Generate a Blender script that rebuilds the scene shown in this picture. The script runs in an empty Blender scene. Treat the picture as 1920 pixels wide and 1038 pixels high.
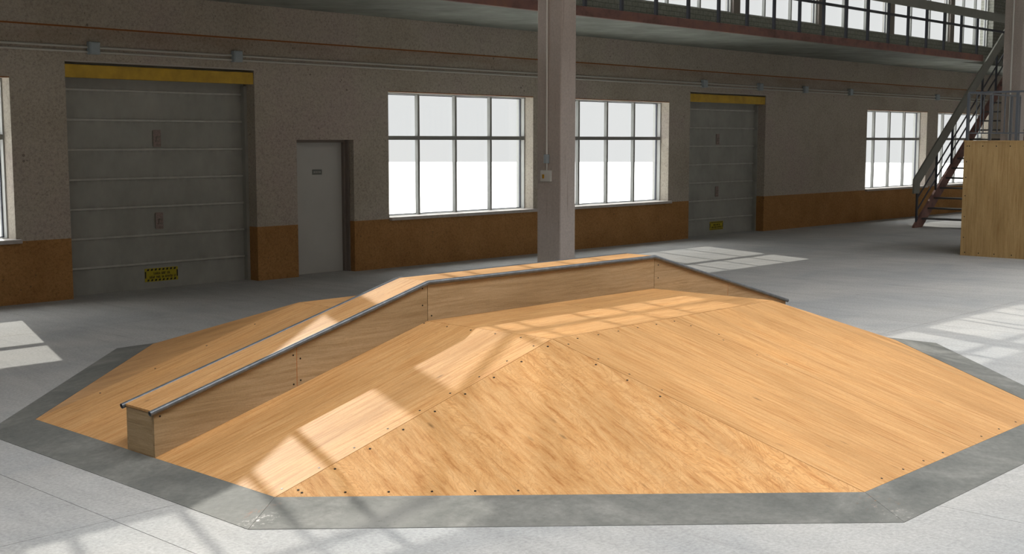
import bpy, math, random
from mathutils import Vector, Matrix
random.seed(7)
sc = bpy.context.scene
COL = sc.collection

# ------------------------------------------------------------------ helpers
class MB:
    """collects polygons (with optional uv) and links them as one mesh object"""
    def __init__(s): s.v=[]; s.f=[]; s.uv=[]
    def poly(s, pts, uv=None):
        i=len(s.v); s.v+= [tuple(p) for p in pts]; s.f.append(list(range(i,i+len(pts))))
        s.uv.append(uv or [(0,0)]*len(pts))
    def box(s, x0,x1,y0,y1,z0,z1):
        i=len(s.v)
        s.v+=[(x0,y0,z0),(x1,y0,z0),(x1,y1,z0),(x0,y1,z0),(x0,y0,z1),(x1,y0,z1),(x1,y1,z1),(x0,y1,z1)]
        for f,ax in (((0,3,2,1),(0,1)),((4,5,6,7),(0,1)),((0,1,5,4),(0,2)),((2,3,7,6),(0,2)),((1,2,6,5),(1,2)),((3,0,4,7),(1,2))):
            s.f.append([i+k for k in f]); s.uv.append([(s.v[i+k][ax[0]],s.v[i+k][ax[1]]) for k in f])
        return s
    def slab(s, pts, thick, udir, n=None, vdir=None):
        """polygon extruded downward along its normal; uv in metres with u along udir"""
        P=[Vector(p) for p in pts]
        if n is None: n=(P[1]-P[0]).cross(P[2]-P[0]).normalized()
        else: n=Vector(n).normalized()
        u=Vector(udir).normalized(); v=n.cross(u)
        top=[tuple(p) for p in P]; bot=[tuple(p-n*thick) for p in P]
        uvf=lambda q:(Vector(q).dot(u),Vector(q).dot(v))
        s.poly(top,[uvf(q) for q in top]); s.poly(bot[::-1],[uvf(q) for q in bot[::-1]])
        k=len(P)
        for i in range(k):
            j=(i+1)%k; q=[top[i],bot[i],bot[j],top[j]]
            s.poly(q,[(uvf(a)[0],uvf(a)[1]+.01*m) for m,a in enumerate(q)])
        return s
    def bar(s, a, b, w, h, up=(0,0,1)):
        """rectangular bar from a to b, width w sideways, height h along up"""
        a=Vector(a); b=Vector(b); d=(b-a).normalized(); up=Vector(up)
        side=d.cross(up).normalized(); u=side.cross(d).normalized()
        c=[(-w/2,-h/2),(w/2,-h/2),(w/2,h/2),(-w/2,h/2)]
        A=[a+side*x+u*y for x,y in c]; B=[b+side*x+u*y for x,y in c]
        i=len(s.v); s.v+=[tuple(p) for p in A+B]; L=(b-a).length
        for k in range(4):
            j=(k+1)%4; s.f.append([i+k,i+j,i+4+j,i+4+k]); s.uv.append([(0,k*w),(0,(k+1)*w),(L,(k+1)*w),(L,k*w)])
        s.f.append([i+3,i+2,i+1,i]); s.uv.append([(0,0)]*4)
        s.f.append([i+4,i+5,i+6,i+7]); s.uv.append([(0,0)]*4)
        return s
    def tube(s, path, r, seg=14, wall=None):
        """round tube along a polyline; wall = open hollow ends"""
        P=[Vector(p) for p in path]; rings=[]
        def ring(rad):
            out=[]
            for i,p in enumerate(P):
                if i==0: d=(P[1]-P[0]).normalized(); t=d
                elif i==len(P)-1: d=(P[-1]-P[-2]).normalized(); t=d
                else:
                    d1=(P[i]-P[i-1]).normalized(); d2=(P[i+1]-P[i]).normalized(); t=(d1+d2).normalized(); d=d1
                ref=Vector((0,0,1)) if abs(t.z)<.9 else Vector((0,1,0))
                a=t.cross(ref).normalized(); b=t.cross(a).normalized()
                k=1/max(.3,t.dot(d))
                idx=[]
                for j in range(seg):
                    an=2*math.pi*j/seg
                    idx.append(len(s.v)); s.v.append(tuple(p+a*math.cos(an)*rad+b*math.sin(an)*rad*(k if 0<i<len(P)-1 else 1)))
                out.append(idx)
            return out
        R=ring(r)
        def q(*f): s.f.append(list(f)); s.uv.append([(0,0)]*len(f))
        for A,B in zip(R,R[1:]):
            for j in range(seg):
                k=(j+1)%seg; q(A[j],A[k],B[k],B[j])
        if wall:
            R2=ring(r-wall)
            for A,B in zip(R2,R2[1:]):
                for j in range(seg):
                    k=(j+1)%seg; q(A[k],A[j],B[j],B[k])
            for j in range(seg):
                k=(j+1)%seg; q(R[0][k],R[0][j],R2[0][j],R2[0][k]); q(R[-1][j],R[-1][k],R2[-1][k],R2[-1][j])
        else:
            q(*R[0][::-1]); q(*R[-1])
        return s
    def build(s, name, m, parent=None, bevel=0, smooth=False, origin=None, swap=False):
        if swap: s.uv=[[(b_,a_) for a_,b_ in f] for f in s.uv]
        me=bpy.data.meshes.new(name)
        o_=Vector(origin) if origin is not None else None
        vs=s.v if o_ is None else [tuple(Vector(p)-o_) for p in s.v]
        me.from_pydata(vs,[],s.f); me.materials.append(m)
        ul=me.uv_layers.new(name='UVMap'); k=0
        for f in s.uv:
            for t in f: ul.data[k].uv=t; k+=1
        me.update()
        if smooth:
            for p in me.polygons: p.use_smooth=True
            me.set_sharp_from_angle(angle=math.radians(50))
        o=bpy.data.objects.new(name,me); COL.objects.link(o)
        if o_ is not None: o.location=o_
        if parent is not None:
            o.parent=parent
            o.location=(o_ if o_ is not None else Vector((0,0,0)))-world_loc(parent)
        if bevel:
            b=o.modifiers.new('b','BEVEL'); b.width=bevel; b.segments=2; b.limit_method='ANGLE'
        return o
def world_loc(o):
    l=Vector(o.location)
    while o.parent: o=o.parent; l+=Vector(o.location)
    return l
def B(x0,x1,y0,y1,z0,z1): return MB().box(x0,x1,y0,y1,z0,z1)
def tag(o, label, cat=None, group=None, kind=None):
    o['label']=label
    if cat: o['category']=cat
    if group: o['group']=group
    if kind: o['kind']=kind
    return o
def empty(name, loc, label=None, cat=None, group=None, kind=None):
    o=bpy.data.objects.new(name,None); o.location=loc; o.empty_display_size=.1; COL.objects.link(o)
    if label: tag(o,label,cat,group,kind)
    return o

# ------------------------------------------------------------------ materials
class NT:
    def __init__(s,name):
        s.m=bpy.data.materials.new(name); s.m.use_nodes=True; s.t=s.m.node_tree; s.n=s.t.nodes
        s.b=s.n['Principled BSDF']
    def node(s,ty,**kw):
        n=s.n.new(ty)
        for k,v in kw.items():
            if hasattr(n,k) and k not in('inputs',): setattr(n,k,v)
        return n
    def link(s,a,b): s.t.links.new(a,b)
    def mapping(s,src,scale,loc=(0,0,0),rot=(0,0,0)):
        m=s.n.new('ShaderNodeMapping'); m.inputs['Scale'].default_value=scale; m.inputs['Location'].default_value=loc; m.inputs['Rotation'].default_value=rot
        s.link(src,m.inputs['Vector']); return m.outputs[0]
    def noise(s,vec,scale,detail=4,rough=.5,dist=0):
        n=s.n.new('ShaderNodeTexNoise'); n.inputs['Scale'].default_value=scale; n.inputs['Detail'].default_value=detail
        n.inputs['Roughness'].default_value=rough; n.inputs['Distortion'].default_value=dist
        if vec is not None: s.link(vec,n.inputs['Vector'])
        return n.outputs['Fac']
    def ramp(s,fac,stops):
        r=s.n.new('ShaderNodeValToRGB'); e=r.color_ramp.elements
        while len(e)<len(stops): e.new(.5)
        for el,(p,c) in zip(e,stops):
            el.position=p; el.color=(c if hasattr(c,'__len__') else (c,c,c))[:3]+(1,) if hasattr(c,'__len__') else (c,c,c,1)
        s.link(fac,r.inputs[0]); return r.outputs[0]
    def mix(s,f,a,b,mode='MIX'):
        m=s.n.new('ShaderNodeMix'); m.data_type='RGBA'; m.blend_type=mode
        for i,v in ((0,f),(6,a),(7,b)):
            if hasattr(v,'is_linked'): s.link(v,m.inputs[i])
            elif i==0: m.inputs[0].default_value=v
            else: m.inputs[i].default_value=tuple(v)+(1,) if hasattr(v,'__len__') else (v,v,v,1)
        return m.outputs[2]
    def math(s,op,a,b=None):
        m=s.n.new('ShaderNodeMath'); m.operation=op
        for i,v in ((0,a),(1,b)):
            if v is None: continue
            if hasattr(v,'is_linked'): s.link(v,m.inputs[i])
            else: m.inputs[i].default_value=v
        return m.outputs[0]
    def bump(s,h,strength=.3,dist=.01):
        b=s.n.new('ShaderNodeBump'); b.inputs['Strength'].default_value=strength; b.inputs['Distance'].default_value=dist
        s.link(h,b.inputs['Height']); s.link(b.outputs[0],s.b.inputs['Normal'])
    def color(s,c): s.link(c,s.b.inputs['Base Color'])
    def co(s,k='Object'): return s.n.new('ShaderNodeTexCoord').outputs[k]
    def sep(s,v):
        n=s.n.new('ShaderNodeSeparateXYZ'); s.link(v,n.inputs[0]); return n.outputs
    def world(s):
        return s.n.new('ShaderNodeNewGeometry').outputs['Position']

def plain(name,c,rough=.6,metal=0,spec=.3,var=0.0,scale=8):
    t=NT(name); t.b.inputs['Roughness'].default_value=rough; t.b.inputs['Metallic'].default_value=metal
    t.b.inputs['Specular IOR Level'].default_value=spec
    if var:
        f=t.noise(t.world(),scale,5,.6)
        t.color(t.ramp(f,[(.3,tuple(x*(1-var) for x in c)),(.7,tuple(min(1,x*(1+var)) for x in c))]))
    else: t.b.inputs['Base Color'].default_value=tuple(c)+(1,)
    return t.m

def m_wall():
    t=NT('painted_concrete_wall'); w=t.world(); s=t.sep(w); z=s[2]
    big=t.noise(w,.7,5,.6); fine=t.noise(w,26,6,.75)
    conc=t.ramp(big,[(.3,(.375,.335,.275)),(.5,(.43,.39,.33)),(.7,(.42,.36,.325))])
    # brown weather staining between cable run and cornice line
    bz=t.math('MULTIPLY',t.ramp(z,[(0,0),(1,1)]),1)
    mr=t.n.new('ShaderNodeMapRange'); mr.inputs[1].default_value=3.35; mr.inputs[2].default_value=3.7; mr.interpolation_type='SMOOTHSTEP'; t.link(z,mr.inputs[0])
    band=t.math('MULTIPLY',mr.outputs[0],t.math('LESS_THAN',z,3.765))
    band=t.math('MULTIPLY',band,t.ramp(t.noise(t.mapping(w,(.5,.5,2)),1.3,4),[(.35,.2),(.65,.75)]))
    conc=t.mix(band,conc,(.29,.215,.155))
    edge=t.noise(w,9,3); dado_z=t.math('ADD',.852,t.math('MULTIPLY',t.math('SUBTRACT',edge,.5),.006))
    dado=t.math('LESS_THAN',z,dado_z)
    paint=t.ramp(t.noise(w,1.6,6,.65),[(.3,(.31,.155,.055)),(.7,(.41,.22,.085))])
    col=t.mix(dado,conc,paint)
    # concrete blockwork above the gallery
    br=t.n.new('ShaderNodeTexBrick'); br.inputs['Scale'].default_value=2; br.inputs['Brick Width'].default_value=.4; br.inputs['Row Height'].default_value=.2
    br.inputs['Mortar Size'].default_value=.012; br.inputs['Color1'].default_value=(.25,.25,.215,1); br.inputs['Color2'].default_value=(.29,.29,.255,1); br.inputs['Mortar'].default_value=(.13,.13,.115,1)
    cb=t.n.new('ShaderNodeCombineXYZ'); t.link(t.math('ADD',s[0],s[1]),cb.inputs[0]); t.link(z,cb.inputs[1]); t.link(cb.outputs[0],br.inputs['Vector'])
    col=t.mix(t.math('GREATER_THAN',z,4.3),col,br.outputs[0])
    g=t.ramp(fine,[(.32,.66),(.48,.98),(.7,1.14)])
    f2=t.noise(w,75,3,.8); col=t.mix(1,col,t.ramp(f2,[(.30,.62),(.45,1.0),(.7,1.08)]),'MULTIPLY')
    col=t.mix(1,col,g,'MULTIPLY')
    # pits
    vo=t.n.new('ShaderNodeTexVoronoi'); vo.inputs['Scale'].default_value=9; vo.inputs['Randomness'].default_value=1; t.link(w,vo.inputs['Vector'])
    pit=t.math('LESS_THAN',vo.outputs['Distance'],t.math('MULTIPLY',t.ramp(t.noise(w,2.3,3),[(.5,0),(.72,1)]),.19))
    vo2=t.n.new('ShaderNodeTexVoronoi'); vo2.inputs['Scale'].default_value=32; t.link(w,vo2.inputs['Vector'])
    pit2=t.math('LESS_THAN',vo2.outputs['Distance'],t.math('MULTIPLY',t.ramp(t.noise(w,1.1,3),[(.4,.1),(.7,1)]),.22))
    col=t.mix(t.math('MULTIPLY',t.math('MAXIMUM',pit,pit2),.55),col,(.07,.06,.05))
    t.color(col); t.b.inputs['Roughness'].default_value=.85; t.b.inputs['Specular IOR Level'].default_value=.2
    t.bump(fine,.35,.01); return t.m

def m_floor():
    t=NT('polished_concrete_floor'); w=t.world()
    big=t.noise(t.mapping(w,(.55,.9,1)),.8,6,.6,.6); fine=t.noise(w,40,5,.75); streak=t.noise(t.mapping(w,(1.4,.35,1),rot=(0,0,.6)),2.2,6,.65,1.2)
    col=t.ramp(big,[(.3,(.355,.365,.368)),(.5,(.42,.42,.412)),(.72,(.475,.468,.45))])
    col=t.mix(1,col,t.ramp(streak,[(.3,.88),(.55,1.0),(.75,1.06)]),'MULTIPLY')
    col=t.mix(1,col,t.ramp(fine,[(.25,.70),(.75,1.25)]),'MULTIPLY')
    vo=t.n.new('ShaderNodeTexVoronoi'); vo.inputs['Scale'].default_value=1.1; t.link(w,vo.inputs['Vector'])
    col=t.mix(t.math('MULTIPLY',t.math('LESS_THAN',vo.outputs['Distance'],.035),.35),col,(.2,.18,.14))
    t.color(col); t.link(t.ramp(big,[(.3,.7),(.7,.85)]),t.b.inputs['Roughness']); t.b.inputs['Specular IOR Level'].default_value=.08
    t.bump(fine,.08,.004); return t.m

def m_ply(name, light, mid, dark, figure=0.5, seed=0, knots=1.0, rough=.55):
    t=NT(name); uv=t.co('UV'); oi=t.n.new('ShaderNodeObjectInfo')
    off=t.n.new('ShaderNodeCombineXYZ'); t.link(t.math('MULTIPLY',oi.outputs['Random'],37),off.inputs[0]); t.link(t.math('MULTIPLY',oi.outputs['Random'],91),off.inputs[1]); off.inputs[2].default_value=seed
    ad=t.n.new('ShaderNodeVectorMath'); ad.operation='ADD'; t.link(uv,ad.inputs[0]); t.link(off.outputs[0],ad.inputs[1]); v=ad.outputs[0]
    # slow warp of the grain
    wn=t.n.new('ShaderNodeTexNoise'); wn.inputs['Scale'].default_value=1.6; wn.inputs['Detail'].default_value=2
    t.link(t.mapping(v,(.6,1.6,1)),wn.inputs['Vector'])
    sb=t.n.new('ShaderNodeVectorMath'); sb.operation='SUBTRACT'; t.link(wn.outputs['Color'],sb.inputs[0]); sb.inputs[1].default_value=(.5,.5,.5)
    sc_=t.n.new('ShaderNodeVectorMath'); sc_.operation='MULTIPLY'; t.link(sb.outputs[0],sc_.inputs[0]); sc_.inputs[1].default_value=(.1,.10*figure+.02,0)
    ad2=t.n.new('ShaderNodeVectorMath'); ad2.operation='ADD'; t.link(v,ad2.inputs[0]); t.link(sc_.outputs[0],ad2.inputs[1]); vw=ad2.outputs[0]
    st=t.noise(t.mapping(vw,(2.6,17,1) if figure>.8 else (1.1,26,1)),1.6,6,.62)
    fine=t.noise(t.mapping(vw,(9,160,1)),1,4,.7)
    broad=t.noise(t.mapping(vw,(.5,2.2,1)),1.2,4,.55)
    swirl=figure>.8
    cath=t.noise(t.mapping(vw,(1.15,2.6,1) if swirl else (.6,3.6,1)),1.3,4 if swirl else 3,.5,.7)
    rings=t.math('SINE',t.math('MULTIPLY',cath,150 if swirl else 110)); rings=t.ramp(rings,[(.55,0),(1,1)])
    col=t.ramp(st,[(.28,dark),(.45,mid),(.62,light)])
    col=t.mix(t.math('MULTIPLY',t.math('MULTIPLY',rings,t.ramp(broad,[(.35,.25),(.65,1)])),.42*figure),col,tuple(x*.85 for x in dark))
    col=t.mix(1,col,t.ramp(broad,[(.3,(.80,.77,.72)),(.52,(.98,.97,.96)),(.75,(1.10,1.05,.98))]),'MULTIPLY')
    col=t.mix(1,col,t.ramp(fine,[(.3,.88),(.7,1.09)]),'MULTIPLY')
    col=t.mix(1,col,t.ramp(t.noise(t.mapping(v,(60,110,1)),1,3,.7),[(.3,.90),(.7,1.08)]),'MULTIPLY')
    vo=t.n.new('ShaderNodeTexVoronoi'); vo.inputs['Scale'].default_value=1; t.link(t.mapping(vw,(1.9,6.2,1)),vo.inputs['Vector'])
    kn=t.ramp(vo.outputs['Distance'],[(.02,1),(.10,0)])
    kn=t.math('MULTIPLY',kn,t.ramp(t.noise(t.mapping(v,(1.1,1.4,1)),1.7,2),[(.47,0),(.55,knots)]))
    vo3=t.n.new('ShaderNodeTexVoronoi'); vo3.inputs['Scale'].default_value=1; t.link(t.mapping(vw,(4.6,21,1),loc=(3,5,0)),vo3.inputs['Vector'])
    k3=t.math('MULTIPLY',t.ramp(vo3.outputs['Distance'],[(.03,1),(.17,0)]),t.ramp(t.noise(t.mapping(v,(2,4,1),loc=(9,2,0)),1.3,2),[(.5,0),(.62,.6*knots)]))
    col=t.mix(t.math('MULTIPLY',k3,.7),col,tuple(x*.55 for x in dark))
    col=t.mix(t.math('MULTIPLY',kn,.8),col,tuple(x*.32 for x in mid))
    ln=t.noise(t.mapping(vw,(1.3,60,1),loc=(5,3,0)),1.1,4,.6)
    lm=t.math('MULTIPLY',t.ramp(ln,[(.60,0),(.68,1)]),t.ramp(t.noise(t.mapping(v,(.8,2.5,1)),1.3,2),[(.42,.15),(.6,.8)]))
    col=t.mix(t.math('MULTIPLY',lm,.55),col,tuple(x*.62 for x in dark))
    sm=t.noise(t.mapping(vw,(1.6,5,1),loc=(1,8,0)),1.4,3,.5)
    col=t.mix(t.ramp(sm,[(.58,0),(.74,.45)]),col,tuple((a_*.5+b_*.5) for a_,b_ in zip(mid,dark)))
    t.color(col); t.b.inputs['Roughness'].default_value=rough; t.b.inputs['Specular IOR Level'].default_value=.12
    t.bump(st,.05,.003); return t.m

def m_plate():
    t=NT('galvanised_steel_plate'); w=t.world()
    a=t.noise(w,1.7,6,.65,.8); b=t.noise(t.mapping(w,(3,3,3)),7,6,.7)
    col=t.ramp(a,[(.3,(.125,.13,.122)),(.5,(.175,.178,.165)),(.7,(.25,.248,.23))])
    col=t.mix(1,col,t.ramp(b,[(.3,.82),(.7,1.14)]),'MULTIPLY')
    sc_=t.noise(t.mapping(w,(2,9,2),rot=(0,0,.5)),5,5,.8)
    col=t.mix(t.ramp(sc_,[(.66,0),(.72,.35)]),col,(.46,.46,.44))
    for cx,cy,rx,ry,c,th in ((4.10,5.86,.16,.10,(.80,.76,.72),.60),(4.20,5.98,.20,.05,(.33,.16,.10),.60),(6.83,3.36,.16,.18,(.34,.15,.07),.63),(6.78,3.24,.12,.2,(.55,.52,.48),.62),(4.6,5.35,.55,.24,(.27,.268,.25),.40)):
        mp=t.mapping(w,(1/rx,1/ry,0),loc=(-cx/rx,-cy/ry,0))
        ln=t.n.new('ShaderNodeVectorMath'); ln.operation='LENGTH'; t.link(mp,ln.inputs[0])
        fall=t.ramp(ln.outputs['Value'],[(.2,1),(1.0,0)])
        sp_=t.noise(t.mapping(w,(7,11,4),rot=(0,0,.9)),4,5,.75)
        col=t.mix(t.math('MULTIPLY',fall,t.ramp(sp_,[(th-.06,0),(th+.03,.85)])),col,c)
    t.color(col); t.b.inputs['Metallic'].default_value=.1; t.b.inputs['Specular IOR Level'].default_value=.15; t.link(t.ramp(a,[(.3,.6),(.7,.75)]),t.b.inputs['Roughness'])
    t.bump(b,.06,.003); return t.m

def m_roller():
    t=NT('grimy_grey_door_panel'); w=t.world(); z=t.sep(w)[2]
    a=t.noise(t.mapping(w,(1.6,1,1.2)),1.6,5,.6); v=t.noise(t.mapping(w,(6,1,.5)),1.5,5,.6)
    col=t.ramp(a,[(.3,(.29,.295,.27)),(.7,(.37,.375,.345))])
    ph=t.math('MULTIPLY',t.math('ABSOLUTE',t.math('SUBTRACT',t.math('FRACT',t.math('DIVIDE',t.math('SUBTRACT',z,.174),.4205)),.5)),2)
    grime=t.math('MULTIPLY',t.math('POWER',t.math('SUBTRACT',1,ph),4),t.ramp(v,[(.42,0),(.7,1)]))
    col=t.mix(t.math('MULTIPLY',grime,.38),col,(.09,.085,.07))
    t.color(col); t.b.inputs['Roughness'].default_value=.55; t.b.inputs['Specular IOR Level'].default_value=.3; return t.m

def m_glass():
    t=NT('window_glass'); t.n.remove(t.b)
    tr=t.n.new('ShaderNodeBsdfTransparent'); tr.inputs[0].default_value=(.97,.98,.98,1)
    gl=t.n.new('ShaderNodeBsdfGlossy'); gl.inputs['Roughness'].default_value=.02
    mx=t.n.new('ShaderNodeMixShader'); mx.inputs[0].default_value=.05
    t.link(tr.outputs[0],mx.inputs[1]); t.link(gl.outputs[0],mx.inputs[2]); t.link(mx.outputs[0],t.n['Material Output'].inputs[0]); return t.m

def m_beam():
    t=NT('red_oxide_steel'); w=t.world(); a=t.noise(w,2.2,6,.7)
    t.color(t.ramp(a,[(.3,(.095,.05,.04)),(.5,(.20,.10,.085)),(.7,(.25,.12,.08))])); t.b.inputs['Roughness'].default_value=.7; return t.m
def m_column():
    t=NT('board_marked_concrete'); w=t.world()
    a=t.noise(w,1.1,5,.6); f=t.noise(w,30,5,.7); g=t.noise(t.mapping(w,(26,26,1.1)),1,5,.6)
    col=t.ramp(a,[(.3,(.46,.41,.375)),(.7,(.54,.48,.445))])
    col=t.mix(1,col,t.ramp(f,[(.3,.88),(.7,1.1)]),'MULTIPLY'); col=t.mix(t.ramp(g,[(.60,0),(.72,.5)]),col,(.22,.165,.13))
    t.color(col); t.b.inputs['Roughness'].default_value=.85; t.bump(f,.2,.006); return t.m

WALL=m_wall(); FLOOR=m_floor(); PLATE=m_plate(); ROLL=m_roller(); GLASS=m_glass(); BEAM=m_beam(); COLM=m_column()
PL,PM,PD=(.655,.385,.17),(.59,.32,.125),(.42,.185,.058)
PLY=m_ply('plywood_riding_surface',PL,PM,PD,.45,0)
PLYF=m_ply('figured_plywood',PL,PM,PD,1.0,4,1.0)
PLYS=m_ply('birch_side_plywood',(.44,.32,.19),(.385,.275,.155),(.31,.21,.11),.5,9,.25,.6)
PLYB=m_ply('platform_plywood',(.56,.385,.185),(.49,.33,.15),(.40,.235,.095),.3,13,.3,.6)
EDGE=plain('orange_plywood_edge',(.38,.15,.05),.8)
STEEL=plain('dull_blue_steel',(.15,.165,.18),.42,.55,.5,.25,14)
FRAME=plain('grey_window_paint',(.23,.235,.225),.45,0,.4)
FRAMEL=plain('pale_frame_paint',(.42,.425,.41),.45,0,.3)
FRAMED=plain('dark_window_profile',(.07,.075,.095),.45,0,.4)
SILLM=plain('light_sill_stone',(.45,.42,.40),.6,0,.3,.12,12)
BOXM=plain('blue_grey_box_plastic',(.34,.40,.44),.5,0,.4,.1,10)
PIPEM=plain('grey_conduit',(.50,.50,.46),.45,0,.3)
PIPEL=plain('white_conduit',(.80,.80,.76),.45)
SWITCH=plain('white_switch_plastic',(.66,.66,.62),.4)
YELLOW=plain('yellow_header_paint',(.52,.33,.03),.5,0,.4,.18,5)
LABELY=plain('yellow_label',(.40,.33,.02),.5)
BLACK=plain('black',(.012,.012,.012),.5)
SCREWM=plain('screw_black',(.02,.017,.015),.4,.5)
DOORM=plain('grey_door_paint',(.46,.46,.44),.45,0,.35,.05,1.2)
DOORF=plain('brown_grey_door_frame',(.22,.19,.17),.55)
DARKW=plain('plaster_wall',(.34,.31,.28),.85,0,.2,.15,3)
RIBM=plain('rib_steel_lit_tone',(.44,.445,.42),.5,0,.3,.12,6)  # paler than the panel: light caught by the ribs is in the colour
CEILM=plain('ceiling_panel',(.22,.21,.20),.8,0,.2,.1,1)
SLABM=plain('greenish_concrete_soffit',(.245,.262,.235),.85,0,.2,.25,1.4)
RAILB=plain('grey_painted_handrail',(.22,.225,.20),.55,0,.3,.08,3)
RAILD=plain('dark_blue_railing_steel',(.055,.06,.075),.5,.3,.4)
RAILG=plain('blue_grey_railing',(.12,.135,.16),.45,.3,.4)
TREADM=plain('steel_tread',(.12,.12,.12),.6,.3)
GROUNDM=plain('bright_yard_concrete',(.80,.80,.78),.9,0,.2)
ORANGEL=plain('orange_line_paint',(.26,.10,.03),.7)
RUSTP=plain('faded_red_plate',(.28,.22,.205),.6,0,.3,.25,40)
SIGNM=plain('grey_sign_plate',(.17,.18,.165),.5)
ZINC=plain('light_steel_angle',(.45,.43,.40),.5,.2)
YSW=plain('amber_switch',(.55,.30,.03),.4)

# ------------------------------------------------------------------ the hall
Yw=16.26; WT=.42; ROOF=8.0; XL,XR,YF=-7.0,43.0,-7.0
LOW_Z=(.87,3.035)
low_win=[(-.56,3.15),(3.89,7.60),(14.25,17.96),(18.70,22.40),(31.52,35.23),(35.96,39.67)]
rollers=[(8.39,11.50),(23.19,26.35)]
door=(12.29,13.47)
UP_Z=(5.14,7.35); UPX=(-6.2,39.74)
def wall_openings(x0,x1,z0,z1,y0,y1,ops):
    """solid wall slab in the XZ plane with rectangular openings, faces only where solid meets air"""
    xs=sorted(set([x0,x1]+[o[0] for o in ops]+[o[1] for o in ops])); zs=sorted(set([z0,z1]+[o[2] for o in ops]+[o[3] for o in ops]))
    def solid(i,j):
        if not(0<=i<len(xs)-1 and 0<=j<len(zs)-1): return False
        cx=(xs[i]+xs[i+1])/2; cz=(zs[j]+zs[j+1])/2
        return not any(o[0]<cx<o[1] and o[2]<cz<o[3] for o in ops)
    mb=MB()
    for i in range(len(xs)-1):
        for j in range(len(zs)-1):
            if not solid(i,j): continue
            a,b,c,d=xs[i],xs[i+1],zs[j],zs[j+1]
            mb.poly([(a,y0,c),(b,y0,c),(b,y0,d),(a,y0,d)]); mb.poly([(b,y1,c),(a,y1,c),(a,y1,d),(b,y1,d)])
            if not solid(i-1,j): mb.poly([(a,y1,c),(a,y0,c),(a,y0,d),(a,y1,d)])
            if not solid(i+1,j): mb.poly([(b,y0,c),(b,y1,c),(b,y1,d),(b,y0,d)])
            if not solid(i,j-1): mb.poly([(a,y1,c),(b,y1,c),(b,y0,c),(a,y0,c)])
            if not solid(i,j+1): mb.poly([(a,y0,d),(b,y0,d),(b,y1,d),(a,y1,d)])
    return mb
ops=[(a,b,LOW_Z[0],LOW_Z[1]) for a,b in low_win]+[(a,b,0,3.285) for a,b in rollers]+[(door[0],door[1],0,2.215),(UPX[0],UPX[1],UP_Z[0],UP_Z[1])]
wb=wall_openings(XL,XR,0,ROOF,Yw,Yw+WT,ops).build('wall_back',WALL)
tag(wb,'long grey concrete wall with windows, doors and an orange painted dado','wall',kind='structure')
tag(B(XL-.3,XL,YF,Yw+WT,0,ROOF).build('wall_left',DARKW),'side wall of the hall out of frame on the left','wall',kind='structure')
tag(B(XR,XR+.3,YF,Yw+WT,0,ROOF).build('wall_right',WALL),'end wall of the hall beyond the stair','wall',kind='structure')
tag(B(XL-.3,XR+.3,YF-.3,YF,0,ROOF).build('wall_front',DARKW),'wall of the hall behind the viewer','wall',kind='structure')
# floor slabs with saw-cut joints: one mesh, narrow real gaps
fl=MB(); gx=[XL]; x=3.555-3.577*2
while x<XR: gx.append(x); x+=3.577
gx.append(XR); gy=[YF]; y=6.53-7.154
while y<Yw: gy.append(y); y+=7.154
gy.append(Yw+WT); g=.0024
for i in range(len(gx)-1):
    for j in range(len(gy)-1):
        fl.box(gx[i]+g,gx[i+1]-g,gy[j]+g,gy[j+1]-g,-.03,0)
fl.box(XL,XR,YF,Yw+WT,-.14,-.03)
tag(fl.build('floor',FLOOR),'light grey concrete floor with thin saw-cut joints','floor',kind='structure')
# ground outside the hall
mb=MB(); N=96; R=139.5
mb.poly([(R*math.cos(2*math.pi*k/N),R*math.sin(2*math.pi*k/N),-.15) for k in range(N)])
mb.poly([(R*math.cos(-2*math.pi*k/N),R*math.sin(-2*math.pi*k/N),-.5) for k in range(N)])
tag(mb.build('ground',GROUNDM),'bright white yard outside the windows','ground',kind='structure')
# unseen roof with a long rooflight; deep well added to cut low-angle light
SKY=(-1.0,5.0); RT=ROOF+.2; WELL=11.7
cm=MB(); cm.box(XL-.3,XR+.3,YF-.3,SKY[0],ROOF,RT); cm.box(XL-.3,XR+.3,SKY[1],Yw+WT,ROOF,RT)
cm.box(XL-.3,XL,SKY[0],SKY[1],ROOF,RT); cm.box(XR,XR+.3,SKY[0],SKY[1],ROOF,RT)
cm.box(XL-.3,XR+.3,SKY[0]-.15,SKY[0],RT,WELL); cm.box(XL-.3,XR+.3,SKY[1],SKY[1]+.15,RT,WELL)
cm.box(XL-.3,XL,SKY[0],SKY[1],RT,WELL); cm.box(XR,XR+.3,SKY[0],SKY[1],RT,WELL)
tag(cm.build('ceiling',CEILM),'unseen roof of the hall with a long rooflight in an added light-limiting well','ceiling',kind='structure')

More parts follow.
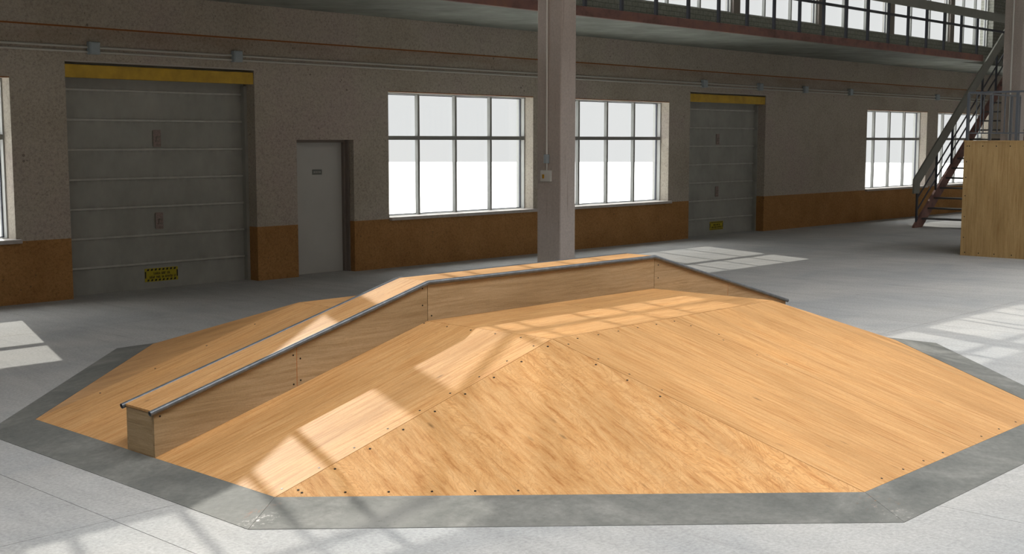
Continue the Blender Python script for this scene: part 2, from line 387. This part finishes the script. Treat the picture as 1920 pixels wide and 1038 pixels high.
# ---- lower windows
win_desc=['far left window out of frame','tall window cut off by the left picture edge','window between the grey door and the centre column','window right of the centre column',
          'far window left of the stair','far window seen through the stair rails']
def make_window(n,a,b,z0,z1,label,muntins,transom=None,sill=True,yf=Yw+.22,yd=.2,ft=.02):
    w=empty('window_%d'%n,((a+b)/2,Yw,z0),label,'window',kind='structure')
    f=MB(); f.box(a,a+ft,yf,yf+yd,z0,z1); f.box(b-ft,b,yf,yf+yd,z0,z1); f.box(a+ft,b-ft,yf,yf+yd,z1-ft,z1); f.box(a+ft,b-ft,yf,yf+yd,z0,z0+ft)
    f.build('window_frame',FRAMEL,w)
    i=MB(); s=.016; y0=yf+yd*.45; y1=yf+yd*.62
    i.box(a+ft,a+ft+s,y0,y1,z0+ft,z1-ft); i.box(b-ft-s,b-ft,y0,y1,z0+ft,z1-ft); i.box(a+ft+s,b-ft-s,y0,y1,z0+ft,z0+ft+s); i.box(a+ft+s,b-ft-s,y0,y1,z1-ft-s,z1-ft)
    tag(i.build('glazing_bead',FRAMED,w),'dark inner glazing bead')
    for k in range(1,muntins+1):
        x=a+(b-a)*k/(muntins+1)
        m=MB(); m.box(x-.024,x+.024,yf+.02,yf+.10,z0+ft,z1-ft)
        m.build('mullion',FRAME,w,bevel=.004)
    if transom:
        B(a+ft,b-ft,yf-.0,yf+.1,transom-.036,transom+.036).build('transom',FRAME,w,bevel=.006)
    B(a+ft,b-ft,yf+.105,yf+.111,z0+ft,z1-ft).build('glass_pane',GLASS,w)
    if sill:
        B(a,b,Yw-.004,Yw+.02,z1-.003,z1+.012).build('lintel_strip',ORANGEL,w)
        tag(B(a,b+.06,Yw-.075,yf,z0-.045,z0+.012).build('window_sill',SILLM,w,bevel=.01),'pale stone sill')
    return w
labels_low=['tall grid window out of frame beyond the left edge',
 'eight-pane grey framed window cut off by the left picture edge',
 'large eight-pane window between the plain grey door and the near column',
 'large eight-pane window right of the near column, beside the far panel door',
 'distant eight-pane window on the far wall just left of the stair foot',
 'distant eight-pane window on the far wall half hidden behind the stair rails']
n=0
for k,(a,b) in enumerate(low_win):
    n+=1; make_window(n,a,b,LOW_Z[0],LOW_Z[1],labels_low[k],3,2.25)
# ---- upper ribbon windows above the gallery, separated by concrete piers
cs=[]; c=25.19
while c-3.985>UPX[0]+.2: c-=3.985
while c<UPX[1]-1: cs.append(c); c+=(3.985 if c<25 else 3.93)
edges=[UPX[0]]+cs+[UPX[1]]
ORD=['nearest','second','third','fourth','fifth','sixth','seventh','eighth','ninth','tenth','eleventh','twelfth','thirteenth','fourteenth']
for k,c in enumerate(cs):
    n_=B(c-.14,c+.14,Yw+.12,Yw+.34,UP_Z[0],UP_Z[1]).build('trim_%d'%(k+1),DOORF)
    tag(n_,'concrete pier between upper windows above the gallery, '+ORD[len(cs)-1-k]+' from the stair end','pier',kind='structure')
for k in range(len(edges)-1):
    a=edges[k]+(.14 if k else 0); b=edges[k+1]-(.14 if k<len(edges)-2 else .0)
    n+=1; make_window(n,a,b,UP_Z[0],UP_Z[1],'upper three-light window above the gallery, '+ORD[len(edges)-2-k]+' from the stair end',2,None,False,Yw+.18,.12,.045)
# ---- orange painted line on the wall
t_=B(XL,XR,Yw-.006,Yw+.01,3.748,3.77).build('trim_20',ORANGEL); tag(t_,'thin orange brown line running along the wall above the cable conduits','wall trim',kind='structure')

# ---- overhead sectional doors
def roller(n,a,b,label):
    w=empty('door_%d'%n,((a+b)/2,Yw,0),label,'door',kind='structure'); yp=Yw+.30
    L=Vector(((a+b)/2,Yw,0))
    B(a,b,yp,yp+.06,0,3.285).build('door_panel',ROLL,w)
    for k in range(7):
        z=.384+.4222*k
        r=MB(); r.box(a+.02,b-.05,yp-.022,yp,z-.016,z+.016); r.build('panel_rib',RIBM,w,bevel=.006)
    g=MB(); g.box(b-.05,b,yp-.09,yp,0,3.05); g.build('guide_rail',ROLL,w)
    tag(B(a,b,Yw+.02,Yw+.09,3.07,3.25).build('header_board',YELLOW,w,bevel=.006),'yellow painted header board')
    tag(B(a,b+.0,Yw-.006,Yw+.03,3.283,3.302).build('lintel_angle',ZINC,w),'pale steel lintel angle')
    xc=a+1.56
    for z in (2.235,1.01):
        h=MB(); h.box(xc-.065,xc+.065,yp-.012,yp,z-.125,z+.125); 
        hp=h.build('pull_plate',RUSTP,w,bevel=.012); tag(hp,'faded reddish pull plate')
        d=MB(); d.box(xc-.07,xc-.06,yp-.014,yp,z-.11,z+.11); d.box(xc+.0,xc+.05,yp-.022,yp-.012,z+.01,z+.035); d.box(xc-.03,xc+.04,yp-.022,yp-.012,z-.05,z-.03); d.box(xc-.02,xc-.004,yp-.022,yp-.012,z-.03,z+.03); d.box(xc-.01,xc+.05,yp-.022,yp-.012,z-.105,z-.085)
        d.build('latch',DOORF,hp)
    # hazard label
    lx,lz,lw,lh_=xc+.01,.205,.56,.2
    lb=B(lx-lw/2,lx+lw/2,yp-.004,yp,lz-lh_/2,lz+lh_/2).build('warning_label',LABELY,w); tag(lb,'yellow and black warning label')
    m=MB(); yy0,yy1=yp-.006,yp-.003
    for i in range(8):
        cx=lx-lw/2+.055+i*.0645
        for zz in (lz+lh_/2-.022,lz-lh_/2+.022):
            pts=[(cx-.022,zz-.014),(cx+.010,zz-.014),(cx+.022,zz+.014),(cx-.010,zz+.014)]
            m.poly([(p[0],yy0,p[1]) for p in pts])
    for cx in (lx-lw/2+.012,lx+lw/2-.012): m.box(cx-.009,cx+.009,yy0,yy1,lz-.045,lz+.055)
    m.build('border_marks',BLACK,lb)
    tx=MB(); rr=random.Random(3)
    for zz,words in ((lz+.022,(-.13,[6,4,3])),(lz-.032,(-.20,[5,4,2,7,2]))):
        x=lx+words[0]
        for wn in words[1]:
            for q in range(wn):
                tx.box(x,x+.006,yy0,yy1,zz-.018,zz+.018)
                hz=rr.choice([-.015,0,.012]); tx.box(x,x+.014,yy0,yy1,zz+hz-.003,zz+hz+.004)
                if rr.random()<.5: tx.box(x+.010,x+.015,yy0,yy1,zz-.018,zz+.0)
                x+=.0185
            x+=.02
    tx.build('lettering',BLACK,lb)
roller(1,*rollers[0],'large grey overhead sectional door at left with yellow header and hazard label')
roller(2,*rollers[1],'distant grey overhead sectional door with yellow header, right of the windows')
# ---- plain personnel door
a,b=door; w=empty('door_3',((a+b)/2,Yw,0),'plain light grey personnel door with small sign, between overhead door and window','door',kind='structure')
yd=Yw+.25
B(a+.03,b-.06,yd,yd+.05,0,2.17).build('door_leaf',DOORM,w,bevel=.004)
f=MB(); f.box(b-.06,b,yd-.06,yd+.06,0,2.215); f.box(b-.025,b,yd-.14,yd-.06,0,2.215); f.box(a,b-.06,yd-.06,yd+.06,2.17,2.215); f.box(a,a+.03,yd-.03,yd+.06,0,2.17)
tag(f.build('door_frame',DOORF,w,bevel=.004),'dark stepped door frame')
s=B(12.79,12.985,yd-.008,yd,1.64,1.725).build('door_sign',SIGNM,w); tag(s,'small grey name plate')
m=MB()
for i,wd in enumerate((.02,.012,.018,.01,.02,.016)): m.box(12.815+i*.026,12.815+i*.026+wd*.8,yd-.0095,yd-.007,1.672,1.694)
m.build('sign_marks',DOORM,s)
hp=B(a+.075,a+.105,yd-.008,yd,.98,1.21).build('handle_plate',PIPEM,w)
m=MB(); m.tube([(a+.09,yd-.005,1.17),(a+.09,yd-.05,1.17),(a+.2,yd-.05,1.17)],.009,10); m.build('door_handle',PIPEM,hp,smooth=True)

# ---- gallery
GY=13.63
gal=empty('gallery',(20,GY,4.285),'raised concrete gallery with a red steel edge beam along the window wall','gallery',kind='structure')
gs=MB(); gs.box(XL,32.75,GY+.07,Yw,4.285,4.44); gs.box(32.75,36.2,14.2,Yw,4.285,4.44); gs.box(36.2,XR,GY+.07,Yw,4.285,4.44); gs.build('gallery_slab',SLABM,gal)
eb=MB(); eb.box(XL,32.75,GY,GY+.07,4.285,4.447); tag(eb.build('edge_beam',BEAM,gal,bevel=.004),'rusty red edge beam')
rail=empty('gallery_railing',(20,GY+.03,4.447),'railing on the upper gallery with broad grey top board and dark posts','railing')
B(2.0,34.4,GY-.0,GY+.045,5.37,5.59).build('top_board',RAILB,rail,bevel=.006)
tag(B(2.0,34.4,GY+.0,GY+.045,5.095,5.15).build('mid_rail',RAILD,rail),'thin dark middle rail')
post=None
for k in range(2,33):
    x=k+.375
    if post is None:
        post=B(-.03,.03,-.025,.025,0,.93).build('post',RAILD,rail); post.location=Vector((x,GY+.03,4.447))-Vector(rail.location)
    else:
        o=post.copy(); COL.objects.link(o); o.parent=rail; o.location=Vector((x,GY+.03,4.447))-Vector(rail.location)

# ---- cable conduits and junction boxes along the wall
for z,lab in ((3.49,'upper of two thin grey conduits running along the window wall'),(3.425,'lower of two thin grey conduits running along the window wall')):
    tag(MB().tube([(XL+.05,Yw-.02,z),(XR-.1,Yw-.02,z)],.0165,10).build('cable_conduit',PIPEM,None,smooth=True),lab,'conduit','grey conduits along the wall')
jb=[(8.80,'above the left end of the near overhead door'),(11.16,'above the right end of the near overhead door'),(23.66,'above the left end of the distant overhead door'),
    (26.0,'above the right end of the distant overhead door'),(28.12,'first right of the distant overhead door'),(30.45,'just left of the far window before the stair'),(35.75,'on the far wall near the stair handrail')]
proto=None
for x,lab in jb:
    r=empty('junction_box',(x,Yw,3.478),'grey junction box on the conduits '+lab,'junction box','junction boxes on the wall conduits')
    if proto is None:
        b0=B(-.078,.078,-.095,0,-.085,.085).build('box_body',BOXM,None,bevel=.008); c0=B(-.065,.065,-.102,-.094,-.072,.072).build('cover',BOXM,None,bevel=.004); proto=(b0,c0)
        for o in proto: o.parent=r
    else:
        for q in proto: o=q.copy(); COL.objects.link(o); o.parent=r

# ---- concrete columns
def column(x0,label):
    c=empty('concrete_column',(x0+.17,12.22,0),label,'column','free-standing concrete columns')
    B(x0,x0+.345,11.99,12.45,0,ROOF).build('shaft',COLM,c,bevel=.018)
    return c
column(13.84,'near grey concrete column in front of the windows, with a switch box on it')
column(31.11,'distant grey concrete column at the right picture edge, behind the plywood platform')
tag(MB().tube([(13.822,12.243,2.0),(13.822,12.243,ROOF-.01)],.0135,10).build('vertical_conduit',PIPEL,None,smooth=True),'thin white conduit running down the near column to its switch box','conduit')
cp=empty('switch_box',(13.84,12.243,1.68),'small white switch box with amber switch on the near column','switch box')
B(13.79,13.84,12.15,12.345,1.60,1.765).build('box_body',SWITCH,cp,bevel=.008)
tag(B(13.778,13.792,12.262,12.297,1.645,1.705).build('switch_button',YSW,cp,bevel=.003),'amber switch button')
MB().tube([(13.822,12.243,1.76),(13.822,12.243,1.87)],.012,10).build('pipe_stub',PIPEL,cp,smooth=True)
tag(MB().tube([(13.818,12.243,1.868),(13.818,12.243,2.0)],.042,14).build('cable_coupler',BOXM,None,smooth=True,bevel=.008),'small blue grey round coupler on the column conduit above the switch box','conduit fitting')
for yy,lab in ((12.224,'thin white conduit on the left side of the distant right-hand column'),):
    tag(MB().tube([(31.09,yy,0.01),(31.09,yy,ROOF-.01)],.018,10).build('vertical_conduit',PIPEL,None,smooth=True),lab,'conduit')

# ---- steel stair up to the gallery
SYf,SYn=14.1,12.56
st=empty('steel_stair',(30,13.3,0),'steel stair with open treads rising to the gallery at right','stair')
sl=.75
def zs(x): return .059+sl*(x-30.29)      # stringer centre line
za=lambda x:1.229+.757*(x-29.89)
xe=35.8
def profile(pts,y0,y1):
    m=MB(); m.poly([(x,y0,z) for x,z in pts]); m.poly([(x,y1,z) for x,z in pts[::-1]])
    for q in range(len(pts)):
        r=(q+1)%len(pts); m.poly([(pts[q][0],y0,pts[q][1]),(pts[q][0],y1,pts[q][1]),(pts[r][0],y1,pts[r][1]),(pts[r][0],y0,pts[r][1])])
    return m
for yy in (SYf,SYn):
    pts=[(29.95,0),(30.42,0),(xe,zs(xe)-.15),(xe,zs(xe)+.15),(29.98,.06)]
    tag(profile(pts,yy-.03,yy+.03).build('stringer',BEAM,st),'red oxide side stringer')
    if yy==SYf:
        pts=[(29.89,.87),(30.22,.87),(30.22,za(30.22)-.36),(xe,za(xe)-.36),(xe,za(xe)),(29.89,za(29.89))]
        tag(profile(pts,yy-.022,yy+.022).build('handrail',RAILB,st),'broad grey handrail board')
        for fr in (.36,.68):
            za2=lambda x:zs(x)+.15+(za(x)-.36-zs(x)-.15)*fr
            MB().bar((30.12,yy,za2(30.12)),(xe,yy,za2(xe)),.02,.04).build('mid_rail',RAILD,st)
        for x in (30.12,31.19,32.09,33.0,33.9,34.8):
            zt=.88 if x<30.2 else za(x)-.2
            B(x-.03,x+.03,yy-.02,yy+.02,max(0.02,zs(x)-.05),zt).build('post',RAILD,st)
z=.219
while z<4.2:
    x=30.29+(z-.059)/sl
    B(x-.15,x+.13,SYn+.03,SYf-.03,z-.02,z+.02).build('tread',TREADM,st); z+=.252

# ---- plywood platform at right with its guard rail
pf=empty('plywood_platform',(24.7,7,0),'tall plywood sided platform at the right picture edge','platform')
B(23.40,23.42,8.83,10.04,0,2.185).build('front_panel',PLYB,pf,swap=True)
B(23.40,23.42,7.60,8.825,0,2.185).build('front_panel',PLYB,pf,swap=True)
B(23.40,23.42,6.37,7.595,0,2.185).build('front_panel',PLYB,pf,swap=True)
B(23.422,26.0,10.02,10.04,0,2.185).build('side_panel',PLYB,pf,swap=True); B(23.422,26.0,6.37,6.39,0,2.185).build('side_panel',PLYB,pf,swap=True); B(25.98,26.0,6.39,10.02,0,2.185).build('rear_panel',PLYB,pf,swap=True)
B(23.385,26.02,6.35,10.055,2.185,2.205).build('deck_board',PLYB,pf)
# uv fix so grain runs vertically on the faces is given by the uv of the boxes
screw_me=None
def screw_mesh():
    global screw_me
    if screw_me is None:
        mb=MB(); N=10; r=.0085
        top=[(r*math.cos(2*math.pi*i/N),r*math.sin(2*math.pi*i/N),.0016) for i in range(N)]
        bot=[(r*1.05*math.cos(2*math.pi*i/N),r*1.05*math.sin(2*math.pi*i/N),-.002) for i in range(N)]
        mb.poly(top); 
        for i in range(N):
            j=(i+1)%N; mb.poly([bot[i],bot[j],top[j],top[i]])
        o=mb.build('screw',SCREWM); screw_me=o.data; bpy.data.objects.remove(o)
    return screw_me
def screw(parent,p,nrm,s=1):
    o=bpy.data.objects.new('screw',screw_mesh()); COL.objects.link(o); o.parent=parent
    o.rotation_mode='QUATERNION'; o.rotation_quaternion=Vector((0,0,1)).rotation_difference(Vector(nrm).normalized())
    o.location=Vector(p)-world_loc(parent); o.scale=(s,s,1); return o
fp=[o for o in pf.children if o.name.startswith('front_panel')][0]
for y in (9.98,9.94,9.68,9.42,9.16,8.9): screw(fp,(23.399,y,2.10),(-1,0,0),1.3)
for y in (9.95,9.68,9.38,9.05): screw(fp,(23.399,y,.06),(-1,0,0),1.3)
for z in (.35,.75,1.15,1.5,1.8): screw(fp,(23.399,9.985,z),(-1,0,0),1.2)
gr=empty('guard_rail',(24.7,8,2.205),'blue grey steel guard rail on top of the plywood platform','railing')
def rail_run(p0,p1,posts,bal):
    P0=Vector(p0); P1=Vector(p1)
    MB().bar(P0+Vector((0,0,.905)),P1+Vector((0,0,.905)),.045,.035).build('top_rail',RAILG,gr)
    MB().bar(P0+Vector((0,0,.14)),P1+Vector((0,0,.14)),.022,.02).build('bottom_rail',RAILG,gr)
    L=(P1-P0).length; d=(P1-P0).normalized()
    for t in posts:
        q=P0+d*t; B(q.x-.024,q.x+.024,q.y-.024,q.y+.024,q.z,q.z+.89).build('post',RAILG,gr)
    t=bal
    while t<L:
        if min(abs(t-k) for k in posts)>.05:
            q=P0+d*t; B(q.x-.008,q.x+.008,q.y-.008,q.y+.008,q.z+.15,q.z+.89).build('baluster',RAILG,gr)
        t+=bal
rail_run((23.44,10.0,2.205),(23.44,6.42,2.205),[0,.93,1.86,2.79,3.56],.233)
rail_run((23.465,10.0,2.205),(25.95,10.0,2.205),[1.03,2.06,2.47],.343)

# ------------------------------------------------------------------ the skate ramp
bx0,dx0,dx1,bx1=4.380,6.927,10.033,12.580
by0,dy0,dy1,by1=3.513,6.075,9.179,11.735
z1,dz=.05,.7236
ramp=empty('skate_ramp',((dx0+dx1)/2,(dy0+dy1)/2,0),'large plywood pyramid skate ramp with flat deck and grey steel skirt','skate ramp')
T=.018; G=.0026
def shrink(pts,g=G):
    """inset a convex polygon by g on every side (in its plane)"""
    P=[Vector(p) for p in pts]; n=(P[1]-P[0]).cross(P[2]-P[0]).normalized(); k=len(P); out=[]
    for i in range(k):
        a,b,c=P[i-1],P[i],P[(i+1)%k]; d1=(b-a).normalized(); d2=(c-b).normalized()
        n1=n.cross(d1); n2=n.cross(d2); cosv=n1.dot(n2); out.append(b+(n1+n2)*(g/(1+cosv)))
    return [tuple(p) for p in out]
def sheet(name,pts,udir,mat,parent=ramp,label=None):
    P=shrink(pts); o=MB().slab(P,T,udir).build(name,mat,parent)
    if label: tag(o,label)
    return o
sx=(1,0,(dz-z1)/(dx0-bx0)); sy=(0,1,(dz-z1)/(dy0-by0))
ms=7.62  # sheet seam beneath the grind box
# deck
d1=sheet('deck_sheet',[(dx0,dy0,dz),(8.5,dy0,dz),(8.5,ms,dz),(dx0,ms,dz)],(1,0,0),PLY)
d2=sheet('deck_sheet',[(8.5,dy0,dz),(dx1,dy0,dz),(dx1,ms,dz),(8.5,ms,dz)],(1,0,0),PLY)
sheet('deck_sheet',[(dx0,ms,dz),(dx1,ms,dz),(dx1,dy1,dz),(dx0,dy1,dz)],(1,0,0),PLY)
# left ramp, right ramp
l1=sheet('ramp_sheet',[(bx0,dy0,z1),(dx0,dy0,dz),(dx0,ms,dz),(bx0,ms,z1)],sx,PLY)
l2=sheet('ramp_sheet',[(bx0,ms,z1),(dx0,ms,dz),(dx0,dy1,dz),(bx0,dy1,z1)],sx,PLY)
r1=sheet('ramp_sheet',[(dx1,dy0,dz),(bx1,dy0,z1),(bx1,ms,z1),(dx1,ms,dz)],(1,0,-sx[2]),PLY)
r2=sheet('ramp_sheet',[(dx1,ms,dz),(bx1,ms,z1),(bx1,dy1,z1),(dx1,dy1,dz)],(1,0,-sx[2]),PLY)
# front ramp (towards the viewer), two sheets, and back ramp
f1=sheet('ramp_sheet',[(dx0,by0,z1),(8.5,by0,z1),(8.5,dy0,dz),(dx0,dy0,dz)],sy,PLY)
f2=sheet('ramp_sheet',[(8.5,by0,z1),(dx1,by0,z1),(dx1,dy0,dz),(8.5,dy0,dz)],sy,PLY)
b1=sheet('ramp_sheet',[(dx0,dy1,dz),(dx1,dy1,dz),(dx1,by1,z1),(dx0,by1,z1)],(0,1,-sy[2]),PLY)
# four triangular corner sheets
c1=sheet('corner_sheet',[(bx0,dy0,z1),(dx0,by0,z1),(dx0,dy0,dz)],(.25,1,.25),PLYF,label='triangular figured plywood corner')
sheet('corner_sheet',[(dx1,by0,z1),(bx1,dy0,z1),(dx1,dy0,dz)],(0,1,.26),PLYF)
sheet('corner_sheet',[(bx1,dy1,z1),(dx1,by1,z1),(dx1,dy1,dz)],(0,1,-.26),PLYF)
sheet('corner_sheet',[(dx0,by1,z1),(bx0,dy1,z1),(dx0,dy1,dz)],(0,1,-.26),PLY)
# timber core so that the gaps read dark
core=MB(); e=.03
cin=[(bx0,dy0),(dx0,by0),(dx1,by0),(bx1,dy0),(bx1,dy1),(dx1,by1),(dx0,by1),(bx0,dy1)]
zb=z1-e; zt=dz-e
low=[(x,y,max(.002,zb)) for x,y in cin]; floor_=[(x,y,.0) for x,y in cin]
top=[(dx0,dy0,zt),(dx1,dy0,zt),(dx1,dy1,zt),(dx0,dy1,zt)]
core.poly(floor_[::-1]); core.poly(top)
for q in range(8): r=(q+1)%8; core.poly([floor_[q],floor_[r],low[r],low[q]])
core.poly([low[0],low[1],top[0]]); core.poly([low[1],low[2],top[1],top[0]]); core.poly([low[2],low[3],top[1]]); core.poly([low[3],low[4],top[2],top[1]])
core.poly([low[4],low[5],top[2]]); core.poly([low[5],low[6],top[3],top[2]]); core.poly([low[6],low[7],top[3]]); core.poly([low[7],low[0],top[0],top[3]])
core.build('timber_core',DOORF,ramp)
# steel skirt plates
ox0,ox1=3.988,bx1+(bx0-3.988); oy0,oy1=3.128,by1+(by0-3.128)
outer=[(ox0,5.793),(6.668,oy0),(10.20,oy0),(ox1,5.793),(ox1,9.30),(10.20,oy1+.0),(6.668,oy1-.1),(ox0,9.202)]
outer[2]=(10.10,oy0); 
inner=cin
for q in range(8):
    r=(q+1)%8
    a,b=outer[q],outer[r]; c,d=inner[r],inner[q]
    tp=[(a[0],a[1],.003),(b[0],b[1],.003),(c[0],c[1],z1+.002),(d[0],d[1],z1+.002)]
    P=shrink(tp,.0012)
    m=MB(); m.poly(P); bt=[(p[0],p[1],.0005 if i<2 else z1-.02) for i,p in enumerate(P)]
    m.poly(bt[::-1])
    for i in range(4): j=(i+1)%4; m.poly([P[i],bt[i],bt[j],P[j]])
    m.build('skirt_plate',PLATE,ramp)
# screws
nc=(-.264,-.264,1); nl=(-.264,0,1); nf=(0,-.263,1)
s_=(dz-z1)/(dx0-bx0)
def zc(x,y): return dz-s_*(dx0-x)-s_*(dy0-y)
for k in range(9):
    x=4.52+.288*k
    if x<6.85:
        screw(c1,(x,6.028,zc(x,6.028)),nc)
        screw(l1,(x-.05,6.125,dz-s_*(dx0-(x-.05))),nl,.9)
for k in range(9):
    y=3.60+.288*k
    if y<6.0 :
        if y<5.9: screw(c1,(6.883,y,zc(6.883,y)),nc)
        screw(f1,(6.972,y+.05,dz-s_*(dy0-y-.05)),nf,.9)
for k in range(13):
    x=4.52+.187*k; y=(bx0+dy0-x)+.057; 
    screw(c1,(x,y,zc(x,y)),nc)
for k in range(5):
    screw(l1,(dx0-.05,6.35+.27*k,dz-s_*.05),nl,.9)
for k in range(6): screw(f1,(7.15+.25*k,dy0-.06,dz-s_*.06),nf,.9)
for k in range(4): screw(f1,(7.25+.3*k,by0+.05,z1+s_*.05),nf,.9)
for k in range(8):
    y=3.65+.32*k
    screw(f1,(8.46,y,dz-s_*(dy0-y)),nf,.9)
    if k%2==0: screw(f2,(8.545,y+.1,dz-s_*(dy0-y-.1)),nf,.9)
for k in range(4): screw(f2,(8.8+.32*k,by0+.05,z1+s_*.05),nf,.9)
for k in range(4): screw(l2,(4.9+.5*k,9.12,dz-s_*(dx0-4.9-.5*k)),nl,.9)

# ------------------------------------------------------------------ grind box on the ramp
ly0,ly1,lh=7.4408,7.7993,.3315
gb=empty('grind_box',((dx0+dx1)/2,(ly0+ly1)/2,dz),'long plywood grind box with steel pipe edges running over the ramp','grind box')
def surf(x):
    if x<dx0: return dz-s_*(dx0-x)
    if x>dx1: return dz-s_*(x-dx1)
    return dz
xs_=[bx0+.0,5.589,dx0,dx1+.003,11.372,bx1-.0]
tt=.018
def side(y,out,x0,x1,name='side_panel'):
    g=.0035
    a,b=x0+g,x1-g; e=.0015
    pts=[(a,surf(a)+e),(b,surf(b)+e),(b,surf(b)+lh-tt),(a,surf(a)+lh-tt)]
    m=MB(); ya,yb=(y,y+.018) if out<0 else (y-.018,y)
    def uv(p): return (p[0],p[1])
    F=[(x,ya,z) for x,z in pts]; K=[(x,yb,z) for x,z in pts]
    m.poly(F,[uv(p) for p in pts]); m.poly(K[::-1],[uv(p) for p in pts[::-1]])
    for q in range(4): r=(q+1)%4; m.poly([F[q],K[q],K[r],F[r]],[uv(pts[q]),uv(pts[q]),uv(pts[r]),uv(pts[r])])
    return m.build(name,PLYS,gb)
sides=[]
for k in range(5):
    sides.append(side(ly0,-1,xs_[k],xs_[k+1])); side(ly1,1,xs_[k],xs_[k+1],'back_panel')
# orange ply edges showing in the seams
m=MB()
for x in (5.589,11.372): m.box(x-.0038,x+.0038,ly0+.0008,ly0+.012,surf(x)+.002,surf(x)+lh-tt-.004)
tag(m.build('seam_strip',EDGE,gb),'orange edge strip in the panel seams')
tag(B(bx0+.002,bx0+.02,ly0+.019,ly1-.019,z1+.004,surf(bx0)+lh-tt-.008).build('end_panel',PLYS,gb),'near square end panel')
B(bx1-.02,bx1-.002,ly0+.019,ly1-.019,z1+.004,surf(bx1)+lh-tt-.008).build('end_panel',PLYS,gb)
inn=.012
def topb(x0,x1,ud):
    a=[(x0,ly0+inn,surf(x0)+lh),(x1,ly0+inn,surf(x1)+lh),(x1,ly1-inn,surf(x1)+lh),(x0,ly1-inn,surf(x0)+lh)]
    return MB().slab(shrink(a,.0008),tt,ud).build('top_board',PLY,gb)
topb(bx0-.012,dx0,sx); topb(dx0,8.5,(1,0,0)); topb(8.5,dx1,(1,0,0)); topb(dx1,bx1+.012,(1,0,-sx[2]))
for yy in (ly0-.006,ly1+.006):
    r=.0195
    path=[(bx0-.03,yy,surf(bx0)+lh-.014-.006),(dx0,yy,dz+lh-.014),(dx1,yy,dz+lh-.014),(bx1+.03,yy,surf(bx1)+lh-.02)]
    tag(MB().tube(path,r,18,.004).build('edge_pipe',STEEL,gb,smooth=True),'steel edge pipe')
def gscrew(k,x,zr): screw(sides[k],(x,ly0-.0005,surf(x)+zr),(0,-1,0),.8)
gscrew(0,5.557,.25); gscrew(0,5.557,.03); gscrew(1,5.622,.20); gscrew(1,5.622,.035)
gscrew(1,6.87,.15); gscrew(3,10.10,.12); gscrew(3,11.34,.03); gscrew(3,10.10,.25); gscrew(0,4.43,.27); gscrew(4,11.40,.10); gscrew(1,6.87,.29); gscrew(2,6.97,.04)

# ------------------------------------------------------------------ light
sd=Vector((-.55,-1.63,-1)).normalized()
L=bpy.data.lights.new('sun','SUN'); L.energy=3.9; L.angle=math.radians(.38); L.color=(1,.94,.85)
so=bpy.data.objects.new('sun',L); COL.objects.link(so); so.rotation_mode='QUATERNION'; so.rotation_quaternion=Vector((0,0,-1)).rotation_difference(sd)
W=bpy.data.worlds.new('sky'); sc.world=W; W.use_nodes=True; nt=W.node_tree; bg=nt.nodes['Background']
tc=nt.nodes.new('ShaderNodeTexCoord'); sp=nt.nodes.new('ShaderNodeSeparateXYZ'); nt.links.new(tc.outputs['Generated'],sp.inputs[0])
cr=nt.nodes.new('ShaderNodeMapRange'); cr.interpolation_type='SMOOTHSTEP'; cr.inputs[1].default_value=.22; cr.inputs[2].default_value=.8; cr.inputs[3].default_value=.87; cr.inputs[4].default_value=6.2
nt.links.new(sp.outputs[2],cr.inputs[0]); nt.links.new(cr.outputs[0],bg.inputs['Strength']); bg.inputs['Color'].default_value=(1,1,.995,1)
def portal(x,y,z,sx_,sy_,rot):
    l=bpy.data.lights.new('sky_portal','AREA'); l.shape='RECTANGLE'; l.size=sx_; l.size_y=sy_; l.cycles.is_portal=True
    o=bpy.data.objects.new('sky_portal',l); COL.objects.link(o); o.location=(x,y,z); o.rotation_euler=rot
portal((XL+XR)/2,(SKY[0]+SKY[1])/2,WELL-.02,XR-XL,SKY[1]-SKY[0],(0,0,0))
portal((UPX[0]+UPX[1])/2,Yw+.5,(UP_Z[0]+UP_Z[1])/2,UPX[1]-UPX[0],UP_Z[1]-UP_Z[0],(-math.pi/2,0,0))
for a,b in low_win: portal((a+b)/2,Yw+.5,(LOW_Z[0]+LOW_Z[1])/2,b-a,LOW_Z[1]-LOW_Z[0],(-math.pi/2,0,0))

# ------------------------------------------------------------------ camera
f_px,pitch,roll,yaw=2328.9,6.2559,-.0298,43.1277
th,pt=math.radians(yaw),math.radians(pitch)
F=Vector((math.cos(th)*math.cos(pt),math.sin(th)*math.cos(pt),-math.sin(pt))); Rr=Vector((math.sin(th),-math.cos(th),0)); U=Rr.cross(F)
cam=bpy.data.cameras.new('camera'); cam.sensor_width=36; cam.sensor_fit='HORIZONTAL'; cam.lens=36*f_px/1920; cam.clip_end=500
co=bpy.data.objects.new('camera',cam); COL.objects.link(co)
M=Matrix((Rr,U,-F)).transposed().to_4x4(); M.translation=Vector((0,0,2.2)); co.matrix_world=M
sc.camera=co
sc.view_settings.view_transform='Standard'; sc.view_settings.look='None'; sc.view_settings.gamma=1; sc.view_settings.exposure=0; sc.view_settings.use_curve_mapping=False
sc.cycles.use_denoising=True; sc.cycles.max_bounces=10; sc.cycles.diffuse_bounces=6; sc.cycles.sample_clamp_indirect=4; sc.cycles.transparent_max_bounces=16
